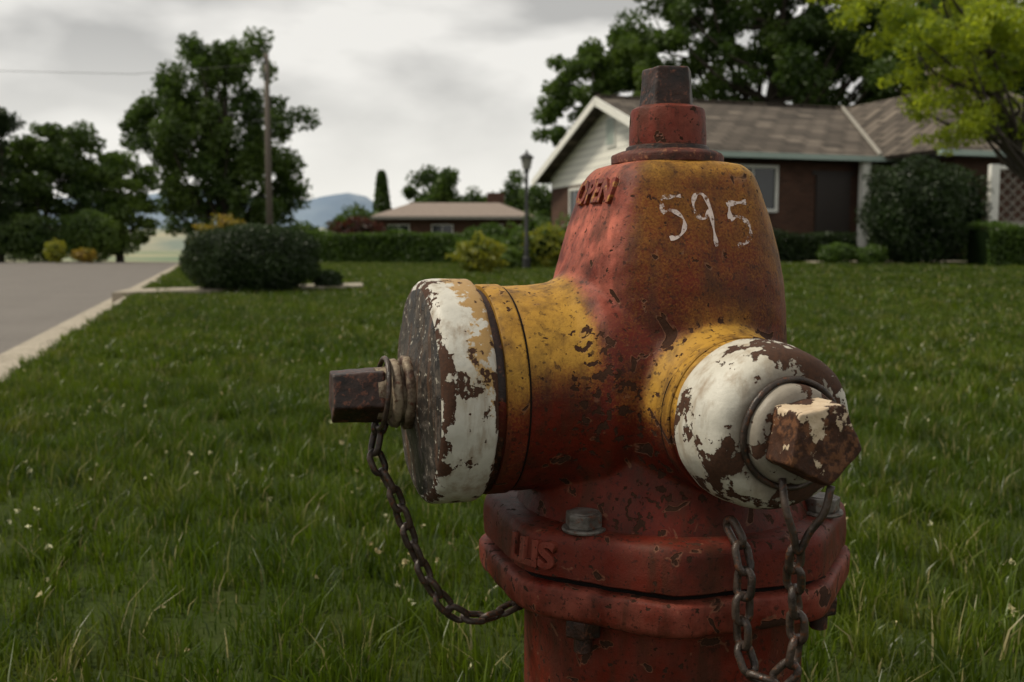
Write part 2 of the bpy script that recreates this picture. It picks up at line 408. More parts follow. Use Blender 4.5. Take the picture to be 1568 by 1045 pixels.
def hedge(name,a,b_,wd,h,N,ls,mat,seed):
    r=np.random.RandomState(seed); a=np.array(a);b_=np.array(b_); L_=np.linalg.norm(b_-a); d=(b_-a)/L_
    E=empty(name,(a[0],a[1],float(terr(*a))))
    E.rotation_euler=(0,0,math.atan2(d[1],d[0]))
    x=r.uniform(0,L_,N); k=r.choice(3,N,p=[.4,.4,.2]); y=np.where(k==0,-wd/2,r.uniform(-wd/2,wd/2,N)); y=np.where(k==2,wd/2,y)
    z=np.where(k==1,h,r.uniform(0,h,N)); wob=.04*np.sin(x*2.3+seed)+.03*np.sin(x*5.1)
    nb=np.stack([x*0,np.where(k==0,-1,np.where(k==2,1,0)),np.where(k==1,1.,0)],1)
    P=np.stack([x,y+r.normal(size=N)*.03+wob*.6,z+r.normal(size=N)*.025+np.where(k==1,wob,0)],1)
    leaf_mesh('leaves',P,ls,mat,r,E,nb=nb)
    box('inner_dark_core',(L_/2,0,h/2-.06),(L_-.1,wd-.12,h-.05),M_core,E)  # added dark filler box, keeps the hedge from being see-through
    return E

G=lambda x,y:(x,y,float(terr(x,y)))
shrub('boxwood_shrub',(-2.86,11.0),(.70,.6,.72),26000,.018,M_bush,3,p=2.7,lump=.03)
shrub('low_shrub',(-2.15,11.6),(.16,.16,.22),1500,.02,M_bush,4)
hedge('hedge',(-7.3,30.4),(-1.3,29.4),.9,.86,16000,.045,M_hedge,5)
shrub('rounded_hedge_shrub',(-.7,29.5),(.75,.6,1.12),5000,.05,M_hedge,6)
for i,(x,y,rx,h,m) in enumerate([(-.62,18.5,.42,.64,M_yel),(-.2,21,.35,.5,M_mid),(.1,22.5,.5,.8,M_mid),(.75,22.5,.6,.9,M_yel),(1.3,24,.8,1.1,M_mid),(.45,24.5,.6,1.2,M_hedge),(-.9,24,.5,.8,M_hedge)]):
    shrub('garden_plant',(x,y),(rx,rx*.8,h),1800,.045,m,30+i,p=1.8,lump=.22)
shrub('flowering_shrub',(-9.0,31),(.85,.6,1.35),2600,.06,M_org,41,p=1.8,lump=.2)
shrub('flowering_shrub',(-15.2,33.2),(.3,.3,.65),900,.05,M_yel,42,lump=.2)
shrub('flowering_shrub',(-14.4,33.6),(.35,.3,.40),900,.05,M_org,43,lump=.2)
shrub('red_leaf_shrub',(-7.2,46),(1.3,.9,1.9),3500,.08,M_red,44,lump=.12)
shrub('red_leaf_shrub',(-5.6,46.5),(.9,.9,1.5),2500,.08,M_bush,45,lump=.12)
# trees
tree('deciduous_tree',G(-12.2,42),1.4,.26,[(-.9,0,7.7,1.7,1.7,1.4),(1.1,0,7.9,1.6,1.4,1.2),(2.2,0,5.5,1.5,1.4,2.1),(-1.9,0,5.4,2.1,1.9,1.5),(.2,0,5.2,2.2,1.9,2.0),(1.4,0,3.2,2.1,2,1.9),(-.9,0,3.2,2.2,1.8,1.5),(-.2,0,1.5,1.8,1.6,.9),(2.1,0,1.6,1.3,1.3,1.2)],310,210,.52,.10,M_dark,11,50,1.)
tree('broadleaf_tree',G(-17.4,38),1.2,.2,[(.1,0,3.3,2.1,1.6,1.8),(.5,0,4.2,1.2,1.1,.8),(-1,0,3.6,1.4,1.3,1.3),(-2.0,0,2.4,1.6,1.3,1.9),(0,0,1.3,2.4,1.4,1.1)],130,300,.52,.09,M_dark,12)
tree('broadleaf_tree',G(-15.3,39),1.0,.2,[(0,0,2.9,1.4,1.3,1.8),(.2,0,1.3,1.4,1.4,1.1)],75,300,.5,.09,M_mid,13)
tree('broadleaf_tree',G(-18.5,36),2.0,.22,[(-.1,0,5.1,.9,1.,1.4),(-.3,0,2.3,1.3,1.,1.6)],48,300,.5,.09,M_bush,14)
shrub('round_shrub',(-15.3,36.2),(1.0,.8,1.75),5000,.06,M_mid,15,lump=.06)
shrub('round_shrub',(-17.6,36),(1.5,.8,1.6),5000,.06,M_dark,16,lump=.12)
tree('shade_tree',G(3.6,44),4,.3,[(-.6,0,7.4,1.8,1.6,1.8),(1.5,0,6.6,2,1.8,2.4),(-1.2,0,5.9,1.4,1.3,1.3),(1.0,0,8.7,1.6,1.3,1.1)],140,320,.50,.10,M_mid,17,22,.85)
tree('large_maple_tree',G(10.2,46),4,.5,[(-2.4,0,10.2,3.4,3,3.4),(1.5,0,8.0,3.8,3,2.8),(3.0,0,10.5,3.6,3,3.6),(0.0,0,13,4.6,3,2.6),(5.5,0,8.5,3,2.6,3.2),(6,0,12.5,3.4,2.6,3.)],290,290,.66,.12,M_dark,18,60,.85)
tree('large_maple_tree',G(19.,44),4,.45,[(0,0,9.0,3.6,3,3.6),(3.4,0,8,3.,3,3.6),(-1.5,0,7,2.5,3,2.5)],130,360,.75,.12,M_dark,19,30)
tree('lime_leaf_tree',G(6.9,12.8),1.6,.11,[(-.6,0,3.3,1.7,1.3,.9),(-1.55,-.1,3.0,1.0,.9,.65),(.0,0,2.5,1.5,1.2,.8),(-1.3,0,2.2,.75,.7,.42),(-2.4,0,3.55,.8,.7,.55),(-1.0,0,3.9,1.6,1,.5)],220,170,.23,.034,M_lime,20,40,.75)
r=np.random.RandomState(9); P=[]
def blob(cx,cy,z0,rx,h,n,cone=False):
    if cone:
        zz=r.uniform(0,1,n)**1.3; a=r.uniform(0,6.28,n); rad=rx*(1.02-zz)**.45*r.uniform(.6,1,n)
        P.append(np.stack([cx+np.cos(a)*rad,cy+np.sin(a)*rad,z0+zz*h],1)); return
    nc=34
    for i in range(nc):
        d=r.normal(size=3); d/=np.linalg.norm(d); c=np.array([cx,cy,z0+h*.55])+d*np.array([rx*.68,rx*.68,h*.38])*r.uniform(.3,1)
        q=r.normal(size=(n//nc,3)); q/=np.linalg.norm(q,axis=1)[:,None]; P.append(c+q*r.uniform(.3,1,(n//nc,1))*min(rx*.42,1.1))
for (x,top,wd,Y,cone) in [(-12.3,7.6,2.6,95,True),(-7.6,9.2,5.6,95,False),(-5.9,8.0,4.4,92,False),(-9.6,7.0,3.6,97,False),(-3.6,7.4,5.0,110,False),(-1.7,6.6,4.4,100,False),(.4,8.3,4.2,95,False),(-14.,4.9,4.,90,False),(-12.2,4.0,4.6,85,False),(2.6,7.,5.,90,False),(-20.6,3.6,5.5,100,False),(-12.9,5.,5.5,120,False),(-9.5,5.2,5,118,False),(-16.,4.6,5,96,False)]:
    z0=float(terr(x,Y)); blob(x,Y,z0,wd/2,top-z0,5200,cone)
Pm=np.concatenate(P); leaf_mesh('distant_trees',Pm,.22,M_dark,r)

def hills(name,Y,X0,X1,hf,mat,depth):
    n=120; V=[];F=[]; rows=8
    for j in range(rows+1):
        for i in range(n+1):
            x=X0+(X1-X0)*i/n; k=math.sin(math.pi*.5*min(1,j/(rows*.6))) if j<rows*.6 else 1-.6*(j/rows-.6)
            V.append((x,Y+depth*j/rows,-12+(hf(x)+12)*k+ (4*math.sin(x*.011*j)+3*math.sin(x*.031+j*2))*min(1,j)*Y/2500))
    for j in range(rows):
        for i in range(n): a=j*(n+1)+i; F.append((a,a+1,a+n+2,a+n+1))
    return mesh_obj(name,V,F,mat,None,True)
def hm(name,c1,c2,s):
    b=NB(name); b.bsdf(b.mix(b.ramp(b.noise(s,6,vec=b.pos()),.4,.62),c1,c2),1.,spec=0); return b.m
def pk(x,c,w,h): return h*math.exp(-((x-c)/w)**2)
hills('mountains',5200,-5200,4200,lambda x:80+pk(x,-1020,360,240)+pk(x,-1900,360,230)+pk(x,-1450,160,125)+pk(x,-2600,500,220)+pk(x,600,900,90),hm('mountain_haze_blue',(.15,.20,.27),(.21,.26,.32),.002),1500)  # aerial haze is painted in as pale blue base colour
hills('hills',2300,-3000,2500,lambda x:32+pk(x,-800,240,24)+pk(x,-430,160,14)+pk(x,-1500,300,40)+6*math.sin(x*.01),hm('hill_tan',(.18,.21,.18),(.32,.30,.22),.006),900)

# ---------------------------------------------------------------- utility pole
E=empty('utility_pole',G(-9.38,38.8))
V,F=tube([(0,0,-.5),(0,0,4),(.02,0,7.85)],[.13,.115,.09],10); mesh_obj('pole',V,F,M_wood,E,True)
V,F=join_data([tube([(0,-.12,7.45),(-5,-.2,7.05),(-12,-.3,7.2),(-20,-.5,8.3)],.009,4)]); mesh_obj('wire',V,F,M_black,E)
V,F=join_data([tube([(-.02,-.14,7.45),(-.02,-.14,7.7)],[.05,.02],8),tube([(0,-.17,6.8),(0,-.17,7.15)],.035,6)]); mesh_obj('insulator',V,F,M_black,E)
# ---------------------------------------------------------------- lamp post
E=empty('street_lamp',G(.32,22))
lathe('post',[(-.1,.09),(.25,.09),(.28,.055),(.6,.05),(.62,.042),(2.1,.035),(2.12,.06),(2.16,.06),(2.18,.03)],M_black,E,seg=16)
lathe('lantern_glass',[(2.18,.07),(2.42,.12)],M_lamp,E,seg=6)
lathe('lantern_cap',[(2.42,.16),(2.44,.16),(2.50,.08),(2.53,.03),(2.58,.02),(2.6,.008)],M_black,E,seg=12)
parts=[]
for i in range(6):
    a=math.pi/3*i; parts.append(tube([(.075*math.cos(a),.075*math.sin(a),2.17),(.125*math.cos(a),.125*math.sin(a),2.43)],.008,5))
V,F=join_data(parts); mesh_obj('lantern_frame',V,F,M_black,E)

# ---------------------------------------------------------------- houses
def roof_slab(name,quad,th,mat,parent):
    Q=[Vector(q) for q in quad]; n=(Q[1]-Q[0]).cross(Q[-1]-Q[0]).normalized()
    if n.z<0: n=-n
    V=Q+[q-n*th for q in Q]; k=len(Q)
    F=[tuple(range(k)),tuple(range(2*k-1,k-1,-1))]+[(i,i+k,(i+1)%k+k,(i+1)%k) for i in range(k)]
    return mesh_obj(name,V,F,mat,parent)
E=empty('brick_house',(3.93,22.5,.13),math.radians(17.7))
W=10.6; LN=19.; ze=2.5; zr=4.42; ov=.45; sl=(zr-ze)/(W/2)
box('walls',(LN/2,W/2,1.18),(LN-2*ov,W-2*ov,2.44),M_brick,E)
x0=ov-.012; zs=2.20
V=[(x0,ov-.02,zs),(x0,W-ov+.02,zs),(x0,W-ov+.02,ze+sl*ov-.06),(x0,W/2,zr-.06),(x0,ov-.02,ze+sl*ov-.06)]
V+= [(v[0]+.05,v[1],v[2]) for v in V]
mesh_obj('gable_siding',V,[(0,1,2,3,4),(9,8,7,6,5)]+[(i,i+5,(i+1)%5+5,(i+1)%5) for i in range(5)],M_side,E)
roof_slab('roof_front',[(-.05,0,ze),(LN,0,ze),(LN,W/2,zr),(-.05,W/2,zr)],.10,M_shin,E)
roof_slab('roof_back',[(-.05,W,ze),(-.05,W/2,zr),(LN,W/2,zr),(LN,W,ze)],.10,M_shin,E)
roof_slab('rake_trim_1',[(-.09,-.02,ze-.0),(-.055,-.02,ze-.0),(-.055,W/2,zr+.0),(-.09,W/2,zr+.0)],.22,M_white,E)
roof_slab('rake_trim_2',[(-.09,W+.02,ze),(-.09,W/2,zr),(-.055,W/2,zr),(-.055,W+.02,ze)],.22,M_white,E)
box('gutter',(LN/2,-.07,ze-.06),(LN,.12,.12),M_gutter,E)
box('ridge_cap',(LN/2,W/2,zr+.02),(LN,.25,.05),M_shin,E)
box('gable_vent_frame',(x0-.02,W/2,3.52),(.04,.62,.86),M_white,E)
for i in range(7): box('vent_slat_%d'%i,(x0-.05,W/2,3.2+i*.1),(.03,.48,.05),M_gutter,E)
def window(nm,c,wd,h,axis,E,mull=1):
    x,y,z=c; t_=.07
    def bx(n,cx,cz,a,d,dep,m,off):
        if axis=='y': box(n,(x+cx,y-off,z+cz),(a,dep,d),m,E)
        else: box(n,(x-off,y+cx,z+cz),(dep,a,d),m,E)
    bx(nm+'_glass',0,0,wd,h,.02,M_glass,.012)
    for s_ in(-1,1):
        bx(nm+'_jamb%d'%(s_+1),s_*(wd/2+t_/2),0,t_,h,.07,M_white,.035)
        bx(nm+'_rail%d'%(s_+1),0,s_*(h/2+t_/2),wd+2*t_,t_,.075,M_white,.0375)
    for i in range(mull): bx(nm+'_mullion%d'%i,-wd/2+wd*(i+1)/(mull+1),0,.04,h,.04,M_white,.03)
window('gable_window',(ov,3.2,1.45),1.3,1.2,'x',E); window('gable_window_b',(ov,7.6,1.45),1.5,1.2,'x',E)
window('front_window',(1.9,ov,1.72),1.2,.95,'y',E,1)
box('door',(4.1,ov-.03,1.05),(.95,.06,2.05),M_door,E); box('door_frame',(4.1,ov-.01,2.12),(1.15,.06,.1),M_door,E)
box('porch_post',(4.75,.1,1.2),(.20,.18,2.44),M_white,E)
xl,xm,xr,p_=5.1,7.8,12.4,1.9
box('wing_wall',((xl+xr)/2+.3,-p_/2+.5,1.2),(xr-xl-1.2,p_+.1,2.4),M_brick,E)
roof_slab('wing_roof_left',[(xl,-p_,ze+.01),(xm,-p_+3,zr),(xm,5.2,zr),(xl,5.2,ze+.01)],.1,M_shin,E)
roof_slab('wing_roof_front',[(xl,-p_,ze+.012),(xr,-p_,ze+.012),(xr-2.6,-p_+3,zr),(xm,-p_+3,zr)],.1,M_shin,E)
roof_slab('wing_roof_right',[(xr,-p_,ze+.01),(xr,5.2,ze+.01),(xr-2.6,5.2,zr),(xr-2.6,-p_+3,zr)],.1,M_shin,E)
M_flash=plain('flashing',(.28,.26,.22))
V,F=join_data([tube([(xl+.02,0.02,ze+.05),(xm,W/2,zr+.05)],.05,6)]); mesh_obj('valley_flashing',V,F,M_flash,E)
box('wing_gutter',((xl+xr)/2,-p_-.07,ze-.06),(xr-xl,.12,.12),M_gutter,E)
window('wing_window',(8.6,-p_+.52,1.5),1.8,1.2,'y',E,2)
box('chimney',(12.6,6.2,4.9),(1.3,.8,1.9),M_brick,E); box('chimney_cap',(12.6,6.2,5.9),(1.45,.95,.12),M_conc,E)

E=empty('lattice_trellis',G(10.4,21.6)); parts=[]
for i in range(-6,16):
    for sg in(1,-1):
        a0=i*.24; x1,z1=a0,0.9; x2,z2=a0+sg*1.1,2.0; ps=[]
        for k in range(21):
            t_=k/20; x=x1+(x2-x1)*t_; z=z1+(z2-z1)*t_
            if 0<=x<=1.7: ps.append((x,.012*sg,z))
        if len(ps)>1: parts.append(tube([ps[0],ps[-1]],.013,4))
V,F=join_data(parts); mesh_obj('lattice',V,F,M_flash,E)
box('post_1',(-.06,0,1.05),(.18,.16,2.1),M_white,E); box('post_2',(1.78,0,1.05),(.12,.12,2.1),M_white,E)
box('rail_top',(.86,0,2.04),(1.72,.08,.08),M_white,E); box('rail_low',(.86,0,.86),(1.72,.08,.08),M_flash,E)
shrub('arborvitae_shrub',(8.05,20.2),(.95,.8,2.05),14000,.035,M_bush,50,p=2.6,lump=.08)
shrub('arborvitae_shrub',(9.6,22.2),(.9,.8,2.0),8000,.04,M_bush,51,p=3,lump=.06)
hedge('hedge',(5.2,21.4),(7.4,22.0),.7,.62,6000,.03,M_bush,52)
hedge('hedge',(9.0,19.4),(12.5,19.9),.8,.78,12000,.03,M_hedge,53)
for i,(x,y,rx,h) in enumerate([(6.6,20.3,.35,.42),(7.2,20.0,.3,.38),(11.,18.6,.4,.6)]): shrub('small_shrub',(x,y),(rx,rx,h),2600,.025,M_hedge,54+i)

E=empty('ranch_house',(-10.6,80,.15),0.0)
b=NB('pale_roof'); b.bsdf(b.mix(b.noise(3,5,vec=b.obj()),(.15,.115,.095),(.24,.19,.155)),.9); M_pr=b.m
box('walls',(5.6,4,.3),(12.2,7,4.9),M_brick,E)
roof_slab('roof_front',[(-.6,-.6,2.75),(12.4,-.6,2.75),(9.5,4,4.0),(2.2,4,4.0)],.15,M_pr,E)
roof_slab('roof_left',[(-.6,-.6,2.752),(2.2,4,4.0),(-.6,8.6,2.752)],.15,M_pr,E)
roof_slab('roof_back',[(-.6,8.6,2.75),(2.2,4,4.0),(9.5,4,4.0),(12.4,8.6,2.75)],.15,M_pr,E)
roof_slab('roof_right',[(12.4,-.6,2.752),(12.4,8.6,2.752),(9.5,4,4.0)],.15,M_pr,E)
box('fascia',(5.9,-.66,2.62),(12.9,.08,.2),M_flash,E); box('chimney',(9.2,5.6,4.3),(1.5,.9,1.2),M_brick,E)
for i,x in enumerate((1.5,5,9)): window('window_%d'%i,(x,.5,1.5),1.6,1.1,'y',E)

# ================================================================ HYDRANT
AL=math.radians(17.5)
HY=empty('fire_hydrant',(.1307,.85,0),AL)
MW=Matrix.Translation((.1307,.85,0))@Matrix.Rotation(AL,4,'Z'); MI=MW.inverted()
def Z(z): return z+H
HZ=-.126
MP=Matrix.Translation((0,0,Z(-.115)))@Matrix(((0,0,-1,0),(1,0,0,0),(0,-1,0,0),(0,0,0,1)))
MH=Matrix.Translation((0,0,Z(HZ)))@Matrix(((1,0,0,0),(0,0,-1,0),(0,1,0,0),(0,0,0,1)))
rings=[(.0695,.028,2.2),(.069,.044,3),(.066,.053,4.2),(.060,.0588,4.6),(.052,.0630,4.4),(.043,.0664,4.2),(.030,.0710,3.9),(.015,.0763,3.5),(0,.0818,3.1),(-.015,.087,2.8),(-.03,.092,2.5),(-.05,.0965,2.25),(-.085,.102,2.0),(-.12,.1035,2.),(-.15,.1055,2.),(-.175,.110,2.),(-.195,.117,2.),(-.21,.1245,2.),(-.225,.130,2)]
seg=160;V=[];F=[]
for z,R,p in rings:
    for i in range(seg):
        a=2*math.pi*i/seg; c_,s_=abs(math.cos(a)),abs(math.sin(a)); rd=R/((c_**p+s_**p)**(1/p))
        V.append(Vector((rd*math.cos(a),rd*math.sin(a),Z(z))))
for j in range(len(rings)-1):
    for i in range(seg): k=(i+1)%seg; F.append((j*seg+i,(j+1)*seg+i,(j+1)*seg+k,j*seg+k))
F.append(tuple(range(seg))); F.append(tuple((len(rings)-1)*seg+i for i in range(seg-1,-1,-1)))
D=[(V,F),
 lathe_data([(0,.06),(.05,.098),(.085,.096),(.096,.0895),(.106,.0855),(.12,.0838),(.1475,.0832),(.149,.0818),(.1775,.0805)],128,MP),
 lathe_data([(0,.04),(.05,.080),(.085,.0755),(.097,.068),(.108,.0622),(.12,.0595),(.142,.0575)],128,MH)]
V,F=join_data(D)
tmp=mesh_obj('tmp_body',V,F)
m=tmp.modifiers.new('r','REMESH'); m.mode='VOXEL'; m.voxel_size=.0017
m=tmp.modifiers.new('s','SMOOTH'); m.factor=.5; m.iterations=11
dg=bpy.context.evaluated_depsgraph_get(); me=bpy.data.meshes.new_from_object(tmp.evaluated_get(dg)); bpy.data.objects.remove(tmp)
me.name='body'; body=bpy.data.objects.new('body',me); col.objects.link(body); body.parent=HY
me.polygons.foreach_set('use_smooth',[True]*len(me.polygons))
co_=get_co(me); no_=get_no(me)
am=np.array([mnoise.noise(Vector(q)*32)*.0010+mnoise.noise(Vector(q)*110)*.0003 for q in co_.tolist()])
co_=co_+no_*am[:,None]; set_co(me,co_)
x,y,zr_=co_[:,0],co_[:,1],co_[:,2]-H
ang=np.arctan2(x,-y)
yb=.10+.36*ss(-.13,.05,zr_)
leftf=ss(math.radians(-38),math.radians(-52),ang)*ss(-2.6,-2.2,ang)
yb=yb*(1-leftf*.9)
yb=yb+.26*ss(.35,.95,ang)*ss(-.13,0,zr_)
yb+=.22*ss(.050,.064,zr_)
wP=ss(-.084,-.104,x); tP=.05+.95*ss(-.128,-.070,zr_)
wH=ss(-.090,-.106,y)*(1-wP); tH=.05+.95*ss(-.150,-.105,zr_)
yel=yb*(1-wP)*(1-wH)+wP*tP+wH*tH
yel*=ss(-.2,-.15,zr_)*.98+.02
pink=leftf*ss(-.09,-.02,zr_)*1.+.15*np.exp(-((zr_+.19)/.02)**2)
pit=np.exp(-((x+.098)/.018)**2)*ss(-.05,-.08,zr_)*ss(-.17,-.13,zr_)+.7*np.exp(-((y+.100)/.012)**2)*ss(-.04,-.08,zr_)+.35*ss(-.10,-.19,zr_)
ca=me.color_attributes.new('Col','FLOAT_COLOR','POINT')
ca.data.foreach_set('color',np.stack([np.clip(yel,0,1),np.clip(pink,0,1),np.clip(pit,0,1),yel*0+1],1).astype(np.float32).ravel())

def paint_mat(name,use_attr=True,base_y=0.,chip=.70,fadeb=.15):
    b=NB(name); o=b.obj()
    if use_attr:
        at=b.n('Attribute',attribute_name='Col'); sp=b.n('SeparateColor',{0:at.outputs['Color']}); Y,Pk,Pt=sp.outputs[0],sp.outputs[1],sp.outputs[2]
    else:
        Y=b.n('Value').outputs[0]; Y.default_value=base_y; Pk=b.n('Value').outputs[0]; Pk.default_value=fadeb; Pt=b.n('Value').outputs[0]; Pt.default_value=.2
    nf=b.noise(560,3,.65,vec=o); nm=b.noise(38,5,.6,vec=o); nl=b.noise(9,4,.6,vec=o); ng=b.noise(1400,2,vec=o)
    st_=b.noise(1,5,.6,vec=b.stretch(o,(70,70,9)))
    fac=b.math('ADD',Y,b.math('MULTIPLY',b.math('SUBTRACT',nf,.5),1.1)); fac=b.math('ADD',fac,b.math('MULTIPLY',b.math('SUBTRACT',nm,.5),.30)); fac=b.math('ADD',fac,b.math('MULTIPLY',b.math('SUBTRACT',nl,.5),.15))
    fac=b.ramp(fac,.16,.84)
    red=b.mix(nl,(.062,.0065,.0030),(.130,.0145,.0062)); red=b.mix(b.math('MULTIPLY',b.ramp(nm,.42,.66),.7),red,(.030,.006,.004))
    fade=b.math('MULTIPLY',Pk,b.ramp(b.math('ADD',nm,b.math('MULTIPLY',nl,.3)),.50,.84)); red=b.mix(fade,red,(.44,.12,.08))
    yel=b.mix(nm,(.25,.118,.014),(.46,.262,.042))
    yel=b.mix(b.ramp(Y,.35,.85),b.mix(nm,(.18,.065,.010),(.31,.13,.022)),yel)
    c=b.mix(fac,red,yel)
    c=b.mix(b.math('MULTIPLY',b.ramp(st_,.48,.68),.68),c,(.045,.018,.009))
    c=b.mix(b.math('MULTIPLY',b.ramp(b.noise(24,6,.7,vec=o),.48,.68),.58),c,(.030,.013,.008))
    c=b.mix(b.math('MULTIPLY',b.ramp(b.noise(230,3,.6,vec=o),.58,.66),.7),c,(.022,.009,.006))
    pb=b.math('MULTIPLY',Pt,.13)
    v=b.math('ADD',b.noise(48,3,.45,vec=o,dist=.6),b.math('MULTIPLY',pb,.5)); ch=b.ramp(v,chip,chip+.015)
    v2=b.math('ADD',b.noise(150,3,.5,vec=o),pb); ch2=b.ramp(v2,chip+.005,chip+.02); chs=b.math('MAXIMUM',ch,ch2)
    edge=b.math('SUBTRACT',b.ramp(v,chip-.02,chip-.008),ch)
    c=b.mix(b.math('MULTIPLY',edge,.25),c,(.30,.16,.09))
    c=b.mix(chs,c,b.mix(nf,(.016,.008,.006),(.06,.026,.014)))
    hgt=b.math('ADD',b.math('MULTIPLY',nf,.25),b.math('MULTIPLY',nm,.8)); hgt=b.math('SUBTRACT',hgt,b.math('MULTIPLY',chs,.9)); hgt=b.math('ADD',hgt,b.math('MULTIPLY',ng,.12))
    rg=b.math('ADD',.42,b.math('MULTIPLY',chs,.4)); rg=b.math('ADD',rg,b.math('MULTIPLY',nm,.25))
    b.bsdf(c,rg,b.bump(hgt,.65,.0018),spec=.16); return b.m
M_body=paint_mat('hydrant_paint',True,0,.685); me.materials.clear(); me.materials.append(M_body)
M_redp=paint_mat('hydrant_red',False,.03,.675,.16)
M_redw=paint_mat('hydrant_red_worn',False,.0,.66,.42)
def rust_mat(name,c1,c2,c3,rough=.75):
    b=NB(name); o=b.obj(); a=b.noise(60,6,.65,vec=o); d=b.noise(220,4,.6,vec=o)
    c=b.mix(b.ramp(a,.38,.6),c1,c2); c=b.mix(b.ramp(d,.55,.68),c,c3)
    b.bsdf(c,rough,b.bump(b.math('ADD',a,b.math('MULTIPLY',d,.5)),.8,.0018),spec=.35,metal=.1); return b.m
M_nut=rust_mat('rusty_nut',(.010,.006,.005),(.035,.014,.009),(.11,.038,.02),.5)
M_rust=rust_mat('rust_ring',(.028,.011,.007),(.085,.018,.010),(.22,.09,.04),.7)
M_crust=rust_mat('collar_chipped_paint',(.04,.018,.010),(.24,.19,.13),(.08,.028,.014),.65)
M_letter=rust_mat('lettering_paint',(.08,.014,.008),(.18,.028,.014),(.33,.15,.03),.6)
M_steel=rust_mat('chain_steel',(.022,.016,.013),(.060,.042,.032),(.10,.036,.015),.4)
M_bolt=rust_mat('bolt_steel',(.055,.047,.04),(.14,.125,.11),(.09,.036,.02),.45)
def cap_mat(name,kind):
    b=NB(name); o=b.obj(); sp=b.n('SeparateXYZ',{0:o}); X,Y,Zs=sp.outputs
    a=b.noise(26,6,.62,vec=o); d=b.noise(95,5,.6,vec=o); f=b.noise(400,3,vec=o); g=b.noise(7,3,vec=o)
    stv=b.noise(1,5,.65,vec=b.stretch(o,(90,90,14)))
    white=b.mix(d,(.38,.365,.32),(.60,.575,.505)); white=b.mix(b.ramp(a,.5,.8),white,(.36,.31,.22))
    white=b.mix(b.math('MULTIPLY',b.ramp(stv,.48,.68),.65),white,(.20,.13,.07))
    rust=b.mix(f,(.016,.009,.006),(.085,.035,.017))
    if kind=='P':
        ax=b.n('MapRange',{'Value':X,'From Min':-.207,'From Max':-.182}).outputs[0]
        hz=b.n('MapRange',{'Value':Zs,'From Min':H-.14,'From Max':H-.04}).outputs[0]
        oc=b.math('ADD',b.math('MULTIPLY',ax,b.math('MULTIPLY',hz,.85)),b.math('MULTIPLY',b.math('SUBTRACT',a,.5),1.6)); oc=b.math('ADD',oc,b.math('MULTIPLY',b.math('SUBTRACT',d,.5),1.8))
        c=b.mix(b.ramp(oc,.38,.48),white,b.mix(a,(.27,.155,.05),(.38,.24,.09)))
        edge=b.n('MapRange',{'Value':b.math('ABSOLUTE',b.math('ADD',X,.2145)),'From Min':.0,'From Max':.008,'To Min':.15,'To Max':0.}).outputs[0]
        bd=b.n('MapRange',{'Value':b.math('ABSOLUTE',b.math('ADD',X,.1745)),'From Min':.0,'From Max':.005,'To Min':.14,'To Max':0.}).outputs[0]
        sc=b.math('ADD',b.math('ADD',b.math('ADD',b.math('MULTIPLY',a,.6),b.math('MULTIPLY',stv,.42)),b.math('ADD',edge,bd)),b.math('MULTIPLY',b.math('SUBTRACT',d,.5),.65))
        ch=b.ramp(sc,.608,.621)
        c=b.mix(ch,c,rust)
        face=b.math('GREATER_THAN',b.math('MULTIPLY',X,-1.),.2158)
        fc=b.mix(b.ramp(d,.45,.62),(.018,.015,.013),(.075,.060,.048)); fc=b.mix(b.ramp(stv,.52,.68),fc,(.09,.045,.024)); fc=b.mix(b.ramp(b.noise(150,4,.7,vec=o),.61,.66),fc,(.36,.33,.27))
        c=b.mix(face,c,fc)
        h=b.math('SUBTRACT',b.math('MULTIPLY',d,.4),b.math('MULTIPLY',ch,.8))
    else:
        rad=b.math('SQRT',b.math('ADD',b.math('POWER',X,2.),b.math('POWER',b.math('SUBTRACT',Zs,H+HZ),2.)))
        hi=b.n('MapRange',{'Value':b.math('MULTIPLY',Y,-1.),'From Min':.172,'From Max':.19,'To Max':.13}).outputs[0]
        rt=b.n('MapRange',{'Value':X,'From Min':-.015,'From Max':.055,'To Max':.15}).outputs[0]
        sc=b.math('ADD',b.math('ADD',a,rt),b.math('MULTIPLY',b.math('SUBTRACT',d,.5),.6))
        ch=b.ramp(sc,.572,.584)
        cen=b.ramp(b.math('ADD',b.math('MULTIPLY',rad,-12.),b.math('ADD',.99,b.math('MULTIPLY',a,.5))),.62,.75)
        gry=b.mix(d,(.11,.09,.07),(.27,.235,.185))
        white=b.mix(b.math('ADD',hi,b.math('MULTIPLY',b.ramp(g,.4,.6),.25)),white,(.40,.34,.24))
        c=b.mix(b.math('MULTIPLY',cen,.9),white,gry)
        c=b.mix(ch,c,rust)
        h=b.math('SUBTRACT',b.math('MULTIPLY',d,.4),b.math('MULTIPLY',ch,1.))
    h=b.math('ADD',h,b.math('MULTIPLY',f,.12))
    b.bsdf(c,b.math('ADD',.48,b.math('MULTIPLY',ch,.35)),b.bump(h,.8,.0018),spec=.28); return b.m
M_capP=cap_mat('pumper_cap_paint','P'); M_capH=cap_mat('hose_cap_paint','H')
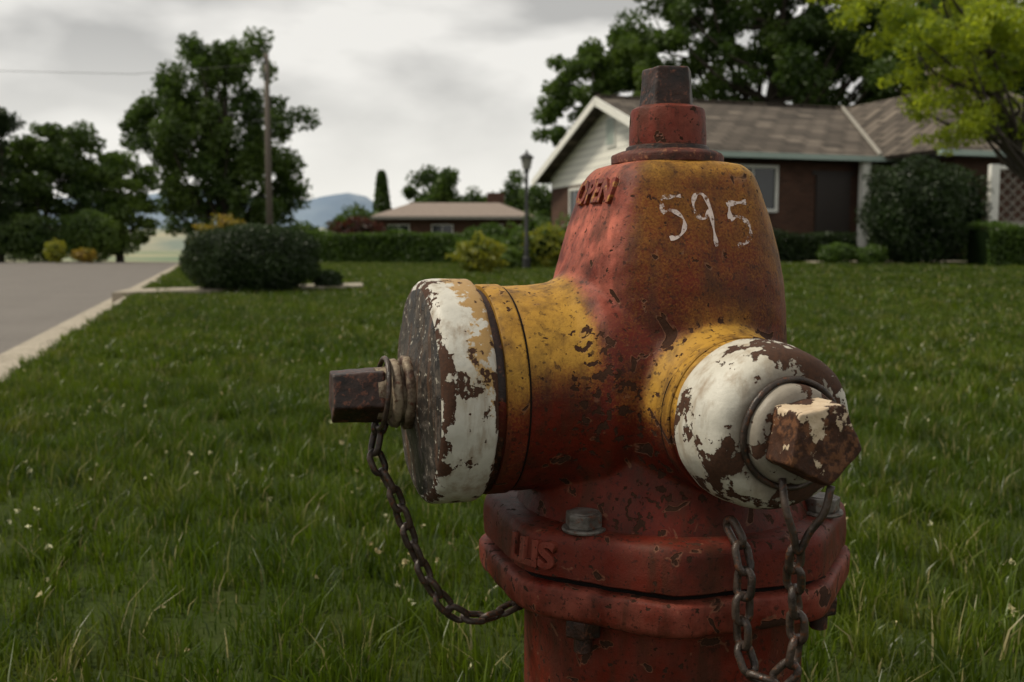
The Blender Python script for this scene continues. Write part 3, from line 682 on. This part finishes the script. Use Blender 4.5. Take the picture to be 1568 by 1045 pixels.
# chipped cream paint left only on patches, rusty iron beneath
b=NB('chipped_nut'); o=b.obj(); a=b.noise(60,5,.6,vec=o); d=b.noise(220,4,.6,vec=o); e_=b.noise(110,4,.6,vec=o); zz=b.n('SeparateXYZ',{0:o}).outputs[2]
up=b.n('MapRange',{'Value':zz,'From Min':H-.140,'From Max':H-.102,'To Min':-.10,'To Max':.10}).outputs[0]
base=b.mix(d,(.012,.007,.005),(.075,.028,.013)); base=b.mix(b.ramp(e_,.52,.60),base,(.12,.050,.022))
fm=b.ramp(b.math('ADD',b.math('ADD',a,up),b.math('MULTIPLY',b.math('SUBTRACT',d,.5),.25)),.565,.585)
c=b.mix(fm,base,b.mix(e_,(.34,.23,.13),(.60,.50,.37)))
b.bsdf(c,b.math('SUBTRACT',.68,b.math('MULTIPLY',fm,.2)),b.bump(b.math('ADD',fm,b.math('MULTIPLY',d,.8)),.7,.0016),spec=.25); M_cnut=b.m
b=NB('gasket'); b.bsdf((.008,.006,.005),.8,spec=.1); M_gask=b.m

def colour_ring(ob,fn):
    me=ob.data; c=get_co(me)
    yl=fn(c); ca=me.color_attributes.new('Col','FLOAT_COLOR','POINT'); ca.data.foreach_set('color',np.stack([yl,yl*0+.1,yl*0+.2,yl*0+1],1).astype(np.float32).ravel())
ob=lathe('pumper_neck_ring',[(.1493,.079),(.1495,.0840),(.1505,.0848),(.1655,.0848),(.1667,.0840),(.1670,.079)],M_body,HY,MP,128)
colour_ring(ob,lambda c:.1+.9*ss(H-.150,H-.075,c[:,2]))
lathe('pumper_neck_seam',[(.1478,.080),(.1478,.0834),(.1494,.0834),(.1494,.080)],M_gask,HY,MP,96)
lathe('pumper_gasket',[(.1668,.07),(.1668,.0812),(.179,.0812),(.179,.07)],M_nut,HY,MP,96)
ob=lathe('hose_neck_ring',[(.1188,.055),(.119,.0597),(.120,.0607),(.129,.0607),(.130,.0598),(.1303,.055)],M_body,HY,MH,128)
colour_ring(ob,lambda c:.1+.9*ss(H-.155,H-.105,c[:,2]))
lathe('hose_neck_seam',[(.1172,.056),(.1172,.0602),(.1189,.0602),(.1189,.056)],M_gask,HY,MH,96)
lathe('hose_gasket',[(.13,.05),(.13,.0578),(.142,.0578),(.142,.05)],M_gask,HY,MH,96)
def dent(ob,amp,sc,seed):
    c=get_co(ob.data); d=np.array([tuple(mnoise.noise_vector((Vector(q)+Vector((seed,0,0)))*sc)) for q in c.tolist()])
    set_co(ob.data,c+d*amp)
ob=lathe('pumper_cap',[(.1745,.07),(.1745,.0868),(.176,.0885),(.178,.0895),(.184,.0897),(.190,.0897),(.1965,.0896),(.203,.0893),(.2075,.0889),(.2115,.0876),(.2140,.0853),(.2155,.0825),(.2165,.080),(.2175,.070),(.219,.05),(.2215,.036),(.223,.030),(.2235,.02)],M_capP,HY,MP,200,60)
dent(ob,.0011,55,3)
ob=lathe('pumper_cap_collar',[(.222,.02),(.222,.0275),(.2235,.029),(.228,.029),(.2295,.0275),(.2298,.023),(.232,.023),(.2325,.0265),(.234,.0275),(.238,.027),(.2395,.025),(.2400,.021),(.25,.020)],M_crust,HY,MP,96,50)
dent(ob,.0009,120,1)
def pent(name,h0,h1,r0,r1,mat,M,n=5,rot=0,bev=.0022,rough=.0,tsc=.012):
    V=[];F=[]
    for h,r_ in((h0,r0),(h1,r1)):
        for i in range(n):
            a=rot+2*math.pi*i/n; V.append(M@Vector((r_*math.cos(a),r_*math.sin(a),h)))
    F=[tuple(range(n-1,-1,-1)),tuple(range(n,2*n))]+[(i,(i+1)%n,(i+1)%n+n,i+n) for i in range(n)]
    ob=mesh_obj(name,V,F,mat,HY)
    m=ob.modifiers.new('b','BEVEL'); m.width=bev; m.segments=3
    if rough:
        m=ob.modifiers.new('r','REMESH'); m.mode='VOXEL'; m.voxel_size=.0009
        m=ob.modifiers.new('s','SMOOTH'); m.iterations=1
        dg=bpy.context.evaluated_depsgraph_get(); me2=bpy.data.meshes.new_from_object(ob.evaluated_get(dg)); ob.modifiers.clear(); ob.data=me2
        dent(ob,rough,1/tsc,0)
        me2.polygons.foreach_set('use_smooth',[True]*len(me2.polygons))
    return ob
pent('pumper_nut',.244,.284,.0240,.0222,M_nut,MP,5,.3,.0016,.0008)
ob=lathe('hose_cap',[(.135,.045),(.135,.0560),(.1365,.0585),(.140,.0597),(.148,.0601),(.157,.0600),(.165,.0594),(.172,.0583),(.179,.0563),(.1855,.0530),(.1895,.0480),(.1915,.0415),(.1925,.0375),(.1917,.0355),(.1945,.0345),(.200,.0340),(.2035,.0325),(.205,.029),(.2055,.015)],M_capH,HY,MH,200,60)
dent(ob,.0012,50,7)
Vr=[MH@Vector((.0370*math.cos(a),.0370*math.sin(a),.1945+.0012*math.sin(3*a))) for a in np.linspace(0,2*math.pi,60,endpoint=False)]
V,F=tube(Vr,.0022,8,True); mesh_obj('cap_wire_ring',V,F,M_steel,HY,True)
pent('hose_nut',.202,.2335,.0300,.0288,M_cnut,MH,5,math.radians(-82),.0016,.0010,.009)
# bonnet top
ob=lathe('top_flange',[(Z(.0675),.03),(Z(.0678),.0455),(Z(.069),.0468),(Z(.0745),.0470),(Z(.076),.0462),(Z(.0785),.0415),(Z(.080),.034)],M_rust,HY,seg=128,sharp=40); dent(ob,.0007,90,2)
ob=lathe('top_collar',[(Z(.075),.0318),(Z(.083),.0322),(Z(.092),.0320),(Z(.101),.0316),(Z(.1105),.0312),(Z(.1135),.0302),(Z(.115),.0275),(Z(.1165),.024)],M_redw,HY,seg=128,sharp=40); dent(ob,.0006,70,2)
lathe('top_washer',[(Z(.078),.034),(Z(.0795),.0350),(Z(.0825),.0345),(Z(.084),.032)],M_nut,HY,seg=96)
I4=Matrix.Identity(4)
pent('operating_nut',Z(.114),Z(.1475),.0248,.0222,M_nut,I4,5,math.radians(-68),.0016,.0008)
lathe('nut_tip',[(Z(.146),.012),(Z(.1485),.011),(Z(.149),.004)],M_nut,HY,seg=24)
def oct_flange(name,prof,mat,amp=.0009):
    V=[];F=[];seg=192
    for h,R in prof:
        for i in range(seg):
            a=2*math.pi*i/seg; q=30
            k=sum(max(0,math.cos(a-math.pi/4*j))**q for j in range(8))**(1/q)
            rd=R/k; V.append((rd*math.cos(a),rd*math.sin(a),Z(h)))
    for j in range(len(prof)-1):
        for i in range(seg): k=(i+1)%seg; F.append((j*seg+i,(j+1)*seg+i,(j+1)*seg+k,j*seg+k))
    F.append(tuple(range(seg))); F.append(tuple((len(prof)-1)*seg+i for i in range(seg-1,-1,-1)))
    ob=mesh_obj(name,V,F,mat,HY,True); ob.data.set_sharp_from_angle(angle=math.radians(40)); dent(ob,amp,60,5); return ob
uf=oct_flange('upper_flange',[(-.2145,.10),(-.2155,.1385),(-.2165,.1425),(-.2195,.1455),(-.225,.1468),(-.231,.1472),(-.237,.1475),(-.2425,.1478),(-.2495,.1475),(-.2508,.1455),(-.2512,.12)],M_redp)
oct_flange('flange_gasket',[(-.2500,.13),(-.2501,.1395),(-.2565,.1395),(-.2566,.13)],M_gask,.0)
oct_flange('lower_flange',[(-.2555,.12),(-.2560,.1475),(-.2572,.1500),(-.2592,.1512),(-.267,.1511),(-.2755,.1508),(-.2800,.1490),(-.2830,.1445),(-.2835,.11)],M_redw)
lathe('lower_barrel',[(Z(-.283),.128),(Z(-.287),.124),(Z(-.293),.121),(Z(-.30),.120),(Z(-.50),.120),(-.05,.120)],M_redp,HY,seg=128)
lathe('ground_collar',[(-.02,.15),(.03,.15),(.035,.145),(.036,.12)],M_redp,HY,seg=96)
def bolt(i,ang_deg,R=.131):
    a=math.radians(ang_deg); x,y=R*math.sin(a),-R*math.cos(a)
    M=Matrix.Translation((x,y,0))
    lathe('bolt_washer_%d'%i,[(Z(-.2155),.0165),(Z(-.2142),.0170),(Z(-.2128),.0165),(Z(-.2126),.008)],M_bolt,HY,M,32)
    pent('bolt_head_%d'%i,Z(-.2130),Z(-.2015),.0148,.0146,M_bolt,M,6,random.random(),.0010,.0004)
    lathe('bolt_crown_%d'%i,[(Z(-.2025),.0118),(Z(-.2008),.0108),(Z(-.2002),.004)],M_bolt,HY,M,24)
    pent('bolt_nut_%d'%i,Z(-.298),Z(-.283),.0150,.0150,M_nut,M,6,random.random(),.0012,.0006)
    lathe('bolt_thread_%d'%i,[(Z(-.312),.0060),(Z(-.311),.0072),(Z(-.296),.0072)],M_nut,HY,M,20)
for i,a in enumerate((-53,47,133,-137)): bolt(i,a,.1305 if i!=1 else .134)

bvh=BVHTree.FromPolygons([Vector(q) for q in get_co(me).tolist()],[tuple(p.vertices) for p in me.polygons])
b=NB('chalk_paint'); o=b.obj(); nn=b.noise(300,4,.7,vec=o); n3=b.noise(60,3,vec=o)
pr=b.n('BsdfPrincipled',{'Base Color':(.54,.44,.40,1),'Roughness':.7}); tr=b.n('BsdfTransparent')
f=b.ramp(b.math('ADD',nn,b.math('MULTIPLY',b.math('SUBTRACT',n3,.5),.8)),.38,.54)
mxs=b.n('MixShader',{0:f,1:tr.outputs[0],2:pr.outputs[0]}); b.t.links.new(mxs.outputs[0],b.out.inputs[0]); M_chalk=b.m
def digit(paths,x0,x1,z0,z1,wd):
    D=[]
    for P in paths:
        Q=catmull([(x0+(x1-x0)*p[0],0,z0+(z1-z0)*p[1]) for p in P],10); V=[];F=[]
        for i,q in enumerate(Q):
            t_=(Q[min(i+1,len(Q)-1)]-Q[max(i-1,0)]).normalized(); n_=Vector((-t_.z,0,t_.x))
            w_=wd*(.75+.35*math.sin(i*.37+x0*90))
            for k in(-1,-.33,.33,1):
                c=q+n_*w_*k/2; hit=bvh.ray_cast(Vector((c.x,-.3,Z(c.z))),Vector((0,1,0)))
                V.append(hit[0]+hit[1]*.00035)
        for i in range(len(Q)-1):
            for k in range(3): F.append((i*4+k,i*4+k+1,i*4+k+5,i*4+k+4))
        D.append((V,F))
    return D
five=[[(1,1),(.55,.98),(.12,.96)],[(.12,.98),(.1,.8),(.08,.6)],[(.08,.6),(.5,.66),(.92,.5),(.98,.28),(.7,.06),(.25,.0)]]
nine=[[(.92,.72),(.75,.97),(.35,1.),(.1,.82),(.2,.6),(.55,.53),(.88,.68)],[(.92,.85),(.93,.5),(.95,.2),(.97,0)]]
V,F=join_data(digit(five,-.0395,-.0215,.006,.039,.0036)+digit(nine,-.0135,.0035,.000,.0405,.0036)+digit(five,.0175,.036,.001,.035,.0042))
mesh_obj('painted_number',V,F,M_chalk,HY)
def text_on(name,s,size,Xd,Yd,org,ray,mat,ext=.0016,depth=.2):
    cu=bpy.data.curves.new(name,'FONT'); cu.body=s; cu.size=size; cu.extrude=ext; cu.bevel_depth=.0004; cu.align_x='CENTER'; cu.align_y='CENTER'; cu.resolution_u=6; cu.offset=.0008
    t_=bpy.data.objects.new('tmp',cu); col.objects.link(t_); dg=bpy.context.evaluated_depsgraph_get(); me2=bpy.data.meshes.new_from_object(t_.evaluated_get(dg)); bpy.data.objects.remove(t_)
    Xd=Vector(Xd).normalized(); Yd=Vector(Yd).normalized(); Nn=Xd.cross(Yd); org=Vector(org)
    for v in me2.vertices:
        p=org+Xd*v.co.x+Yd*v.co.y; hit=ray.ray_cast(p+Nn*depth*.5,-Nn)
        q=hit[0] if hit[0] is not None else p
        v.co=q+Nn*(v.co.z+ext*.4)
    me2.materials.clear(); me2.materials.append(mat); ob=bpy.data.objects.new(name,me2); col.objects.link(ob); ob.parent=HY; return ob
text_on('raised_lettering','OPEN',.0275,(0,-1,0),(.47,0,.88),(-.070,-.004,Z(.045)),bvh,M_letter,.0021)
bv2=BVHTree.FromPolygons([Vector(q) for q in get_co(uf.data).tolist()],[tuple(p.vertices) for p in uf.data.polygons])
a=math.radians(-66); nx,ny=math.sin(a),-math.cos(a)
text_on('flange_lettering','LLIS',.027,(math.cos(a),math.sin(a),0),(0,0,1),(nx*.15,ny*.15,Z(-.234)),bv2,M_redw,.0028,.06)

def chain(name,P,pitch=.0135,Lk=.0185,Wd=.0118,wr=.0018,world=True,tw=0):
    Q=catmull(P,14)
    if world: Q=[MI@Vector((q.x,q.y,q.z+H)) for q in Q]
    D=[0]
    for i in range(1,len(Q)): D.append(D[-1]+(Q[i]-Q[i-1]).length)
    n=int(D[-1]/pitch); parts=[]; rc=random.Random(len(P))
    def at(d):
        for i in range(1,len(D)):
            if D[i]>=d:
                k=(d-D[i-1])/(D[i]-D[i-1]+1e-9); return Q[i-1].lerp(Q[i],k)
        return Q[-1]
    for k in range(n):
        c=at((k+.5)*pitch); t_=(at((k+.5)*pitch+.004)-at((k+.5)*pitch-.004)).normalized()
        a=t_.cross(Vector((.3,1,.2))).normalized(); b_=a.cross(t_)
        an=(k%2)*math.pi/2+rc.uniform(-.35,.35)+tw+k*.05+.6; sd_=a*math.cos(an)+b_*math.sin(an)
        pts=[]; hl=Lk/2-Wd/2; R=Wd/2-wr
        for i in range(9): q=math.pi*i/8; pts.append(c+t_*(hl+R*math.sin(q))+sd_*R*math.cos(q))
        for i in range(9): q=math.pi*i/8; pts.append(c-t_*(hl+R*math.sin(q))-sd_*R*math.cos(q))
        parts.append(tube(pts,wr,7,True))
    V,F=join_data(parts); return mesh_obj(name,V,F,M_steel,HY,True)
chain('pumper_cap_chain',[(-.102,.788,-.132),(-.1075,.783,-.150),(-.1080,.78,-.168),(-.0934,.78,-.1984),(-.0802,.785,-.240),(-.065,.79,-.277),(-.0454,.80,-.303),(-.0214,.81,-.3095),(-.002,.822,-.306),(.018,.834,-.298)],.0165,.0240,.0158,.0027)
chain('hose_cap_chain',[(.1905,.652,-.200),(.1915,.657,-.215),(.1935,.664,-.2329),(.1975,.668,-.2669),(.192,.67,-.296),(.1761,.68,-.3053),(.1668,.69,-.29),(.1648,.69,-.2567),(.1655,.69,-.2277),(.160,.70,-.2044),(.148,.715,-.1905)],.0185,.0265,.0172,.0029)
W2L=lambda p: MI@Vector((p[0],p[1],p[2]+H))
lp=[(.180,.652,-.154),(.181,.645,-.172),(.186,.645,-.188),(.191,.648,-.203),(.197,.645,-.189),(.205,.640,-.174),(.209,.640,-.156)]
V,F=tube([W2L(p) for p in catmull(lp,6)],.0027,8); mesh_obj('chain_wire_loop',V,F,M_steel,HY,True)
Vr=[MP@Vector((.0275*math.cos(a),.0275*math.sin(a),.2445+.003*math.sin(a))) for a in np.linspace(0,2*math.pi,48,endpoint=False)]
V,F=tube(Vr,.0021,8,True); mesh_obj('chain_swivel_ring',V,F,M_steel,HY,True)
